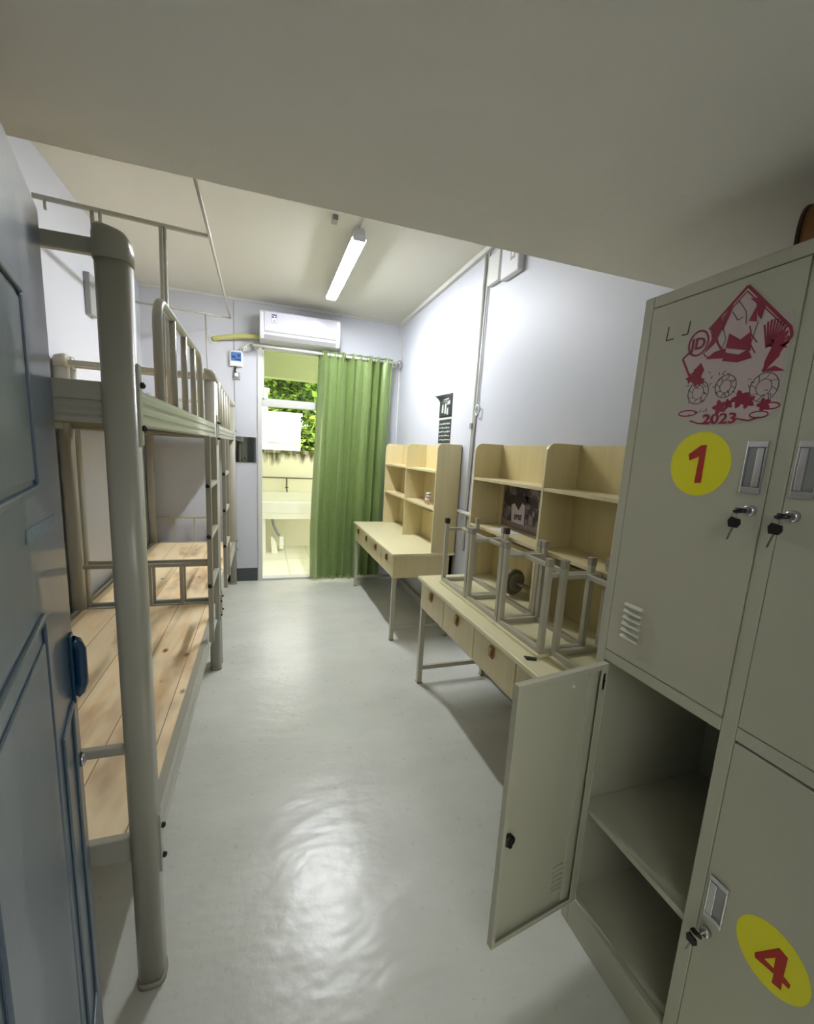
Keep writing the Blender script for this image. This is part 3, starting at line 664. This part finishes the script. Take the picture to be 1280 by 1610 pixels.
# ------------------------------------------------------------------ wall fittings on the right
t = thing('cable_conduit', 'pair of thin white conduits running down the right wall', 'conduit', (XR, 2.84, 1.8))
MB().tube([(XR-.012, 2.855, ZC-.04), (XR-.012, 2.86, 1.78), (XR-.012, 2.865, .75)], .010, 8).build('pipe', M_rod, t)
MB().tube([(XR-.012, 2.80, ZC-.04), (XR-.012, 2.82, 1.80), (XR-.012, 2.835, 1.74), (XR-.012, 2.86, .95)], .0075, 8).build('pipe', M_rod, t)
mb = MB(); mb.tube([(XR-.02+.003*math.sin(q), 2.79+.028*math.cos(q*math.pi/8), 1.765+.035*math.sin(q*math.pi/8)) for q in range(17)], .006, 8).build('wire_loop', M_trim, t)
MB().box(XR-.03, XR, 2.845, 2.875, 1.64, 1.68).build('clamp', M_plug, t)
tag(MB().box(XR-.034, XR, 2.625, 2.77, 2.548, 2.73).build('junction_box', M_trim, bevel=.006), 'blank cream junction box at the top of the right wall', 'junction box')
t = thing('switch_box', 'white wall box with a small square emblem near the loft', 'wall box', (XR, 2.485, 2.63))
MB().box(XR-.042, XR, 2.385, 2.585, 2.522, 2.74).build('casing', M_white, t, bevel=.008)
MB().box(XR-.0435, XR-.042, 2.425, 2.475, 2.60, 2.665).mat(1).box(XR-.0445, XR-.0435, 2.437, 2.463, 2.614, 2.651).build('emblem', [M_plug, M_white], t)
tag(MB().tube([(XR-.02, 2.97, 1.035), (XR-.02, 2.72, 1.035)], .016, 10).build('wall_pipe', M_rod), 'short white pipe on the wall between the two bookshelves', 'pipe')
# wall calendar / paper strips
t = thing('wall_picture', 'curling black and white paper picture on the right wall, upper sheet', 'picture', (XR, 3.4, 1.84))
def curl(u, v):
    y = 3.52-u*.255; z = 1.935-v*.18-.0*u
    k = max(0, 1-v*3.5); y += k*.05*(1-u); z += -.0*k-(1-u)*.0
    return (XR-.004-.03*k*k*(1-u), y, z)
mb = MB().grid(curl, 8, 10); mb.build('sheet', M_dark, t, solid=.001)
mb = MB(); X = XR-.0062
for (a, b, c, d) in ((3.47, 3.43, 1.79, 1.86), (3.41, 3.37, 1.78, 1.87), (3.36, 3.33, 1.77, 1.83), (3.46, 3.36, 1.875, 1.885), (3.44, 3.33, 1.89, 1.905), (3.36, 3.30, 1.85, 1.885)):
    mb.prism([(a, c), (b, c+.004), (b+.006, d), (a-.006, d-.008)], 'x', X, X+.0008)
mb.build('print', M_light, t)
t = thing('wall_notice', 'black paper notice with pale handwriting on the right wall, lower sheet', 'notice', (XR, 3.4, 1.64))
MB().box(XR-.004, XR-.002, 3.265, 3.51, 1.545, 1.735).build('sheet', M_dark, t)
mb = MB()
for k in range(5):
    z = 1.70-.032*k; y = 3.495
    while y > 3.29:
        L_ = random.uniform(.012, .035); mb.box(XR-.0048, XR-.004, y-L_, y, z-.005+random.uniform(-.002, .002), z+.005+random.uniform(-.002, .003)); y -= L_+.008
mb.build('handwriting', M_light, t)

# ------------------------------------------------------------------ locker
LX0, LX1, LY0, LY1, LT = .92, 1.43, .175, .935, 1.862
t = thing('locker_cabinet', 'grey steel locker cabinet by the entrance with one lower door open', 'locker', (1.17, .55, 0))
mb = MB()
mb.box(LX0+.02, LX1, LY1-.008, LY1, .0, LT).box(LX0+.02, LX1, LY0, LY0+.008, .0, LT)       # sides
mb.box(LX1-.008, LX1, LY0+.008, LY1-.008, .0, LT)                                        # back
mb.box(LX0+.02, LX1-.008, LY0+.008, LY1-.008, LT-.01, LT)                                  # top
mb.box(LX0+.02, LX1-.008, LY0+.008, LY1-.008, .095, .103)                                # bottom
mb.box(LX0+.02, LX1-.008, LY0+.008, LY1-.008, .912, .922)                                # middle deck
mb.box(LX0+.02, LX1-.008, .553, .561, .103, LT-.01)                                     # divider
mb.build('body', M_locker, t)
FD = .02
mb = MB()
mb.box(LX0, LX0+FD, LY1-.030, LY1, 0, LT).box(LX0, LX0+FD, LY0, LY0+.028, 0, LT).box(LX0, LX0+FD, .541, .572, .1, LT-.03)
mb.box(LX0, LX0+FD, LY0+.028, LY1-.030, LT-.028, LT).box(LX0, LX0+FD, LY0+.028, .541, .905, .935).box(LX0, LX0+FD, .572, LY1-.030, .905, .935).box(LX0, LX0+FD, LY0+.028, LY1-.030, 0, .11)
mb.build('front_frame', M_locker, t, bevel=.003)
MB().box(LX0+.012, LX1-.01, .561, LY1-.009, .408, .426).build('shelf', M_locker, t)
MB().box(LX0+.03, LX1-.01, LY0+.009, .553, .408, .426).build('shelf', M_locker, t)

HY1 = LY1-.032
GLYPH = {'1': [[(.7455, 1.4813), (.7191, 1.5016), (.7065, 1.5025), (.706, 1.42), (.7213, 1.4187), (.7196, 1.4773), (.7413, 1.468)]],
         '4': [[(.430, .5202), (.3971, .5742), (.3822, .5713), (.3986, .5499), (.4151, .5255), (.4283, .5109)],
               [(.3986, .5499), (.3822, .5713), (.3819, .5297), (.381, .4996), (.3956, .4965), (.3959, .5166), (.3975, .5257)],
               [(.430, .5202), (.4283, .5109), (.3959, .5166), (.3707, .5169), (.3703, .5264), (.3819, .5297), (.3975, .5257), (.4151, .5255)]]}
def locker_door(w_, z0, z1, flip, angle, hinge, number=None, sticker=False, latch_z=None, keyed=True, inner=False):
    """local coords: closed door runs along -Y (flip=False) or +Y (flip=True) from the hinge; outer face towards -X"""
    d = bpy.data.objects.new('door', None)
    s = 1 if flip else -1
    def Y(u): return s*u
    def bx(mb, x0, x1, u0, u1, a, b): return mb.box(x0, x1, min(Y(u0), Y(u1)), max(Y(u0), Y(u1)), a, b)
    h = z1-z0
    mb = MB(); bx(mb, -.001, .004, 0, w_, z0, z1)
    bx(mb, .004, .018, 0, .004, z0, z1); bx(mb, .004, .018, w_-.004, w_, z0, z1); bx(mb, .004, .018, .004, w_-.004, z0, z0+.004); bx(mb, .004, .018, .004, w_-.004, z1-.004, z1)
    # returned hem and stiffener seen from inside
    bx(mb, .0155, .0175, .004, .028, z0+.004, z1-.004); bx(mb, .0155, .0175, w_-.012, w_-.004, z0+.004, z1-.004); bx(mb, .0155, .0175, .028, w_-.012, z0+.004, z0+.016); bx(mb, .0155, .0175, .028, w_-.012, z1-.016, z1-.004)
    bx(mb, .004, .010, .040, .062, z0+.02, z1-.02)
    o = mb.build('door', M_locker, t, local=True, bevel=.0012)
    o.location = Vector(hinge)-Vector(t.location); o.rotation_euler = (0, 0, angle)
    del_ = d; bpy.data.objects.remove(del_)
    def sub(mb, name, mats, bevel=0): 
        c = mb.build(name, mats, o, org=(0, 0, 0), bevel=bevel, local=True); return c
    # louvres
    lz = z0+.055
    mb = MB()
    for k in range(6):
        z = lz+.0175*k
        mb.prism([(-.001, z), (-.0085, z+.001), (-.0085, z+.004), (-.001, z+.011)], 'y', min(Y(.045), Y(.103)), max(Y(.045), Y(.103)))
        if inner: bx(mb, .004, .0075, .045, .103, z+.002, z+.009)
    sub(mb, 'louvre_vent', M_locker, .001)
    hu0, hu1 = w_-.047, w_-.008; hz = latch_z
    # recessed pull: chrome bezel round a dished cup
    mb = MB(); bx(mb, -.006, -.001, hu0, hu1, hz+.09, hz+.102); bx(mb, -.006, -.001, hu0, hu1, hz, hz+.012); bx(mb, -.006, -.001, hu0, hu0+.004, hz+.012, hz+.09); bx(mb, -.006, -.001, hu1-.004, hu1, hz+.012, hz+.09)
    hd = sub(mb, 'pull_handle', M_chrome, .001)
    mb = MB(); mb.mat(1); bx(mb, -.0025, -.001, hu0+.004, hu1-.004, hz+.012, hz+.09); mb.mat(0); bx(mb, -.007, -.0025, hu0+(hu1-hu0)*.55, hu1-.005, hz+.013, hz+.089)
    mb.build('handle_cup', [M_chrome, M_plug], o, org=(0, 0, 0), bevel=.001, local=True)
    # lock, key
    lu, lz_ = w_-.020, hz-.034
    mb = MB(); mb.lathe((-.001, Y(lu), lz_), [(.0115, 0), (.0115, -.008), (.009, -.011)], 16, 'x'); sub(mb, 'lock', M_chrome)
    if inner:
        mb = MB(); mb.lathe((.004, Y(lu-.01), lz_-.02), [(.017, 0), (.017, .012), (.013, .014)], 12, 'x'); bx(mb, .018, .021, lu-.013, lu-.005, lz_-.035, lz_-.005); sub(mb, 'lock_cam', M_black)
        mb = MB(); mb.lathe((.018, Y(.012), z1-.05), [(.004, 0), (.004, .001)], 8, 'x'); bx(mb, .0176, .0184, .010, .018, z1-.075, z1-.028); sub(mb, 'hinge_slot', M_black)
        mb = MB(); mb.lathe((.004, Y(.12), z1-.05), [(.004, 0), (.005, .004)], 10, 'x'); sub(mb, 'hole_grommet', M_white)
    if keyed:
        yy = Y(lu)
        mb = MB(); mb.box(-.026, -.012, yy-.0012, yy+.0012, lz_-.003, lz_+.003).mat(1).tube([(-.028, yy-.008, lz_+.001), (-.028, yy+.010, lz_-.001), (-.029, yy+.014, lz_-.004)], [.004, .006, .003], 8); sub(mb, 'key', [M_keymetal, M_black])
        # spare key hanging on a ring
        mb = MB().mat(1); ky = yy+.010; kz = lz_-.025
        mb.prism([(ky-.010, kz+.008), (ky+.007, kz+.011), (ky+.012, kz+.003), (ky+.009, kz-.010), (ky-.007, kz-.010), (ky-.012, kz-.002)], 'x', -.030, -.025)
        mb.mat(0).bar((-.0275, ky+.001, kz-.009), (-.0275, ky+.008, kz-.036), .0015, .005, (1, 0, 0))
        mb.tube([(-.0275+.0*q, ky+.002+.006*math.cos(q*math.pi/6), kz+.012+.008*math.sin(q*math.pi/6)) for q in range(13)], .0008, 5, cap=False)
        sub(mb, 'spare_key', [M_keymetal, M_black], .0008)
    if number:
        nu, nz_, nr, ch = number
        mb = MB(); yc = Y(nu)
        mb.lathe((-.001, yc, nz_), [(nr, 0), (nr, -.0006)], 40, 'x').mat(1)
        for q, poly in enumerate(GLYPH[ch]): mb.prism([(y-HY1 if not flip else y-.209, z) for y, z in poly], 'x', -.0024-q*.0001, -.0016)
        c = sub(mb, 'number_sticker', [M_yellow, M_red]); c['label'] = 'round yellow sticker with a red number '+ch
    return o
# door 1, upper left: hinge at far side
d1 = locker_door(.330, .938, 1.832, False, 0, (LX0+.0, HY1, 0), number=(HY1-.718, 1.461, .070, '1'), latch_z=1.408)
# door 2, upper right: hinge at near side
d2 = locker_door(.330, .938, 1.832, True, 0, (LX0+.0, .209, 0), latch_z=1.408)
# door 3, lower left, open
d3 = locker_door(.328, .113, .902, False, math.radians(-81), (LX0-.004, HY1-.004, 0), latch_z=.50, keyed=False, inner=True)
# door 4, lower right, hinge at near side
d4 = locker_door(.330, .113, .900, True, 0, (LX0+.0, .209, 0), number=(.405-.209, .540, .064, '4'), latch_z=.492)

# festive year sticker on door 1 (coordinates on the door plane, y then z)
OX = Vector((LX0, HY1, 0))
SPN = [0]
def SP(mb, pts, d0, d1):
    SPN[0] += 1; mb.prism([(y-HY1, z) for y, z in pts], 'x', -d0, -d1-SPN[0]*.00001)
outline = [(0.6774, 1.8191), (0.6455, 1.7889), (0.6086, 1.7508), (0.5876, 1.7472), (0.5827, 1.7311), (0.5785, 1.6958), (0.5795, 1.6827), (0.5785, 1.6736), (0.5788, 1.6545), (0.5778, 1.6215), (0.5821, 1.605), (0.5778, 1.5888), (0.5775, 1.5832), (0.5775, 1.5634), (0.5871, 1.5511), (0.6247, 1.5483), (0.6625, 1.5414), (0.7166, 1.5435), (0.7569, 1.5547), (0.794, 1.5678), (0.7933, 1.5819), (0.7697, 1.5911), (0.7769, 1.6137), (0.8022, 1.6219), (0.7851, 1.642), (0.8027, 1.6691), (0.8045, 1.6968), (0.7908, 1.7079), (0.7981, 1.7308), (0.784, 1.7542), (0.7466, 1.7557), (0.7294, 1.7664), (0.7165, 1.7826), (0.7035, 1.7957)]
cyo = sum(p[0] for p in outline)/len(outline); czo = sum(p[1] for p in outline)/len(outline)
mb = MB(); SP(mb, outline, .0012, .0016)
mb.mat(1); SP(mb, [(cyo+(y-cyo)*.94, czo+(z-czo)*.95) for y, z in outline], .0016, .0019)
mb.mat(2)
def line(pts, wd=.003, d=.0020):
    for a, b in zip(pts, pts[1:]):
        mb.bar((-d, a[0]-HY1, a[1]), (-d, b[0]-HY1, b[1]), wd, .0006, (1, 0, 0))
line([(.7452, 1.7478), (.6767, 1.8140), (.585, 1.7150)], .0055); line([(.742, 1.742), (.6767, 1.8040), (.595, 1.7180)], .002)
line([(.5800, 1.700), (.6188, 1.6415)], .006); line([(.585, 1.7150), (.5800, 1.700)], .005); line([(.7996, 1.696), (.7749, 1.6542)], .004); line([(.7996, 1.696), (.780, 1.712)], .004)
def ring(cy_, cz_, ry, rz, wd=.003, n=20): line([(cy_+ry*math.cos(q*2*math.pi/n), cz_+rz*math.sin(q*2*math.pi/n)) for q in range(n+1)], wd)
ring(.7660, 1.724, .0225, .026, .004)
text_into(mb, 'JD', .034, lambda u, v, dd: (-.0021-dd, .766-HY1-u, 1.722+v), bold=.0006)
# fan
for k in range(11):
    a = math.radians(62+k*10.5); c = (.6161, 1.6752)
    line([(c[0]-.010*math.cos(a)*-1, c[1]+.012*math.sin(a)), (c[0]+.034*math.cos(math.pi-a)*-1, c[1]+.062*math.sin(a))], .0035)
# draped robe shape, ribbons, flower clusters
SP(mb, [(0.6992, 1.7298), (0.6736, 1.7122), (0.6543, 1.7243), (0.6497, 1.6862), (0.7017, 1.7011)], .0019, .0022)
SP(mb, [(0.7017, 1.7011), (0.698, 1.6807), (0.7424, 1.686), (0.7252, 1.6981)], .0019, .0022)
SP(mb, [(0.7031, 1.7932), (0.7178, 1.761), (0.7238, 1.742), (0.7137, 1.7393), (0.700, 1.7817)], .0019, .0022)
SP(mb, [(.664, 1.745), (.652, 1.772), (.648, 1.740)], .0019, .0022)
SP(mb, [(.620, 1.640), (.595, 1.666), (.590, 1.694), (.608, 1.682), (.6188, 1.662)], .0019, .0022)
SP(mb, [(.622, 1.642), (.600, 1.650), (.580, 1.638), (.602, 1.640)], .0019, .0022)
for (y, z, r) in ((.693, 1.581, .013), (.676, 1.586, .009), (.653, 1.594, .015), (.637, 1.588, .012), (.606, 1.579, .011), (.772, 1.650, .009), (.762, 1.660, .008), (.755, 1.642, .010), (.745, 1.640, .007)):
    SP(mb, [(y+r*(1+.3*math.cos(5*q*math.pi/10))*math.cos(q*math.pi/10), z+r*(1+.3*math.cos(5*q*math.pi/10))*math.sin(q*math.pi/10)) for q in range(20)], .0019, .0022)
SP(mb, [(.742, 1.748), (.722, 1.766), (.716, 1.742), (.728, 1.715), (.748, 1.700), (.736, 1.726)], .0019, .0022)
SP(mb, [(.668, 1.788), (.655, 1.776), (.648, 1.752), (.640, 1.742), (.636, 1.765), (.650, 1.785)], .0019, .0022)
SP(mb, [(.700, 1.692), (.672, 1.683), (.655, 1.690), (.645, 1.672), (.672, 1.668), (.705, 1.676)], .0019, .0022)
SP(mb, [(.765, 1.668), (.752, 1.680), (.742, 1.664), (.748, 1.648), (.768, 1.640)], .0019, .0022)
SP(mb, [(.6188, 1.662), (.606, 1.700), (.598, 1.712), (.586, 1.706), (.596, 1.690)], .0019, .0022)
for (a_, b_, c_, d_) in ((.735, 1.748, .712, 1.70), (.729, 1.735, .70, 1.69), (.66, 1.735, .64, 1.70), (.655, 1.715, .64, 1.68), (.615, 1.70, .585, 1.68), (.75, 1.70, .73, 1.685)): line([(a_, b_), ((a_+c_)/2+.004, (b_+d_)/2), (c_, d_)], .0022)
# cloud curls and year
for cy_, cz_, ry in ((.766, 1.573, .023), (.584+.010, 1.576, .017), (.612, 1.561, .018)):
    ring(cy_, cz_, ry*.95, .0062, .0024, 14)
line([(.757, 1.556), (.735, 1.549), (.70, 1.551)], .003); line([(.655, 1.556), (.63, 1.550), (.61, 1.556)], .003)
text_into(mb, '2023', .030, lambda u, v, dd: (-.0021-dd, .690-HY1-u*1.25, 1.556+v), bold=.0006)
# pencil-like fine floral lines
mb.mat(3)
for (y, z, r) in ((.748, 1.617, .024), (.688, 1.623, .022), (.612, 1.612, .026)):
    ring(y, z, r, r*1.05, .0014, 16); ring(y, z, r*.55, r*.6, .001, 12)
    for q in range(8):
        a = q*math.pi/4; line([(y+r*.55*math.cos(a), z+r*.6*math.sin(a)), (y+r*math.cos(a+.3), z+r*math.sin(a+.3))], .001)
for k in range(46):
    y = random.uniform(.595, .775); z = random.uniform(1.570, 1.655); a = random.uniform(0, 6.3); line([(y, z), (y+.007*math.cos(a), z+.006*math.sin(a))], .0013)
line([(.72, 1.76), (.705, 1.72), (.71, 1.70)], .0012); line([(.69, 1.79), (.672, 1.765), (.668, 1.74)], .0012); line([(.70, 1.772), (.686, 1.752), (.676, 1.756)], .0016); line([(.645, 1.74), (.652, 1.70)], .0012)
st = mb.build('year_sticker', [M_paperedge, M_paper, M_maroon, M_ink], d1, org=(0, 0, 0), local=True)
st['label'] = 'large diamond shaped paper sticker printed in dark red, reading 2023'
mb = MB()
def ln2(pts):
    for a, b in zip(pts, pts[1:]): mb.bar((-.0014, a[0]-HY1, a[1]), (-.0014, b[0]-HY1, b[1]), .0026, .0006, (1, 0, 0))
ln2([(0.8503, 1.7779), (0.8533, 1.7479), (0.834, 1.7484)]); ln2([(0.795, 1.7780), (0.7975, 1.7509), (0.8125, 1.7507)])
mb.build('pen_mark', M_ink, d1, org=(0, 0, 0), local=True)

# brown roll on the locker
t = thing('cardboard_roll', 'brown round roll lying on top of the locker', 'roll', (1.16, .70, LT))
mb = MB().mat(0); 
c = Vector((1.15, .70, LT+.082)); d = Vector((.35, -1, 0)).normalized(); u = Vector((0, 0, 1)); v = d.cross(u)
def rg(off, r): return [c+d*off+(u*math.cos(2*math.pi*j/32)+v*math.sin(2*math.pi*j/32))*r for j in range(32)]
mb.loft([rg(-.03, .045), rg(-.03, .080), rg(.03, .080), rg(.03, .045), rg(-.03, .045)], cap=False)
mb.build('roll_body', M_brown, t)
mb = MB().loft([rg(-.032, .074), rg(-.032, .0815), rg(-.024, .0815), rg(-.024, .074), rg(-.032, .074)], cap=False); mb.build('rim', M_darkbrown, t)

# ------------------------------------------------------------------ entrance door, open into the room at the left
HX, HYd = -.152, .125; EX, EY = -.360, .975
dw = math.hypot(EX-HX, EY-HYd); ang = math.atan2(EY-HYd, EX-HX)
DT = .042; DZ1 = 1.822
dr = MB().box(0, dw, 0, DT, .006, DZ1).build('door_2', M_door, local=True, bevel=.004)
# local +X runs from hinge to free edge; local -Y faces the room side seen by the camera
dr.location = (HX, HYd, 0); dr.rotation_euler = (0, 0, ang); dr['kind'] = 'structure'
def dpart(mb, name, mats, bevel=0, parent=dr): return mb.build(name, mats, parent, org=(0, 0, 0), local=True, bevel=bevel)
def E_(s): return dw-s
# raised moulding frames pressed in the sheet (s = distance from the free edge)
def frame(mb, s0, s1, z0, z1, wd=.012, dp=.005):
    a, b = E_(s1), E_(s0)
    for (x0, x1, c0, c1) in ((a, b, z0, z0+wd), (a, b, z1-wd, z1), (a, a+wd, z0+wd, z1-wd), (b-wd, b, z0+wd, z1-wd)): mb.box(x0, x1, -dp, .001, c0, c1)
mb = MB()
frame(mb, .235, .62, 1.365, 1.64)
frame(mb, .275, .60, .20, 1.20)
frame(mb, .085, .215, .28, .96)
dpart(mb, 'panel_moulding', M_door, .004)
mb = MB().box(E_(.60), E_(.29), -.003, .001, .24, 1.16).box(E_(.60), E_(.255), -.003, .001, 1.385, 1.62)
dpart(mb, 'raised_panel', M_door, .003)
mb = MB().prism([(E_(.335), 1.31), (E_(.33), 1.328), (E_(.10), 1.314), (E_(.105), 1.300)], 'y', -.0015, .0005)
p = dpart(mb, 'tape_residue', M_tape)
# pull handle
mb = MB().box(E_(.066), E_(.038), -.006, .001, .94, 1.078)
hp = dpart(mb, 'pull_handle', M_doorh, .004)
mb = MB().tube([(E_(.052), -.004, 1.064), (E_(.050), -.010, 1.060), (E_(.050), -.0155, 1.045), (E_(.050), -.0155, .975), (E_(.050), -.010, .958), (E_(.052), -.004, .954)], .010, 10)
dpart(mb, 'handle_grip', M_doorh, 0, hp)
mb = MB().lathe((E_(.026), .0005, .795), [(.014, 0), (.014, -.006), (.009, -.009)], 16, 'y'); dpart(mb, 'lock_cylinder', M_chrome)
for z in (.35, 1.5): MB().tube([(0, .0, z-.05), (0, .0, z+.05)], .008, 8).build('hinge', M_chrome, dr, org=(0, 0, 0), local=True)
# door frame of the entrance
struct(MB().box(-.20, -.165, -.08, YF+.01, 0, 1.96).box(.715, .75, -.08, YF+.01, 0, 1.96).box(-.165, .715, -.08, YF+.01, 1.925, 1.96).build('trim_5', M_door, bevel=.004))

# unseen lamp added behind the camera to brighten the entrance area
t = thing('added_fill_lamp', 'round unseen fill lamp added outside the entrance', 'lamp', (.3, -.9, ZC))
MB().lathe((.3, -.9, ZC), [(.16, 0), (.16, -.03), (.15, -.035)], 24).build('base', M_white, t)
MB().lathe((.3, -.9, ZC-.035), [(.145, 0), (.13, -.03), (.08, -.05), (.01, -.055)], 24).build('diffuser', mat_emit('added_fill_glow', (1, .97, .9, 1), 6.0), t)

for o in bpy.data.objects:
    if '_org' in o: del o['_org']
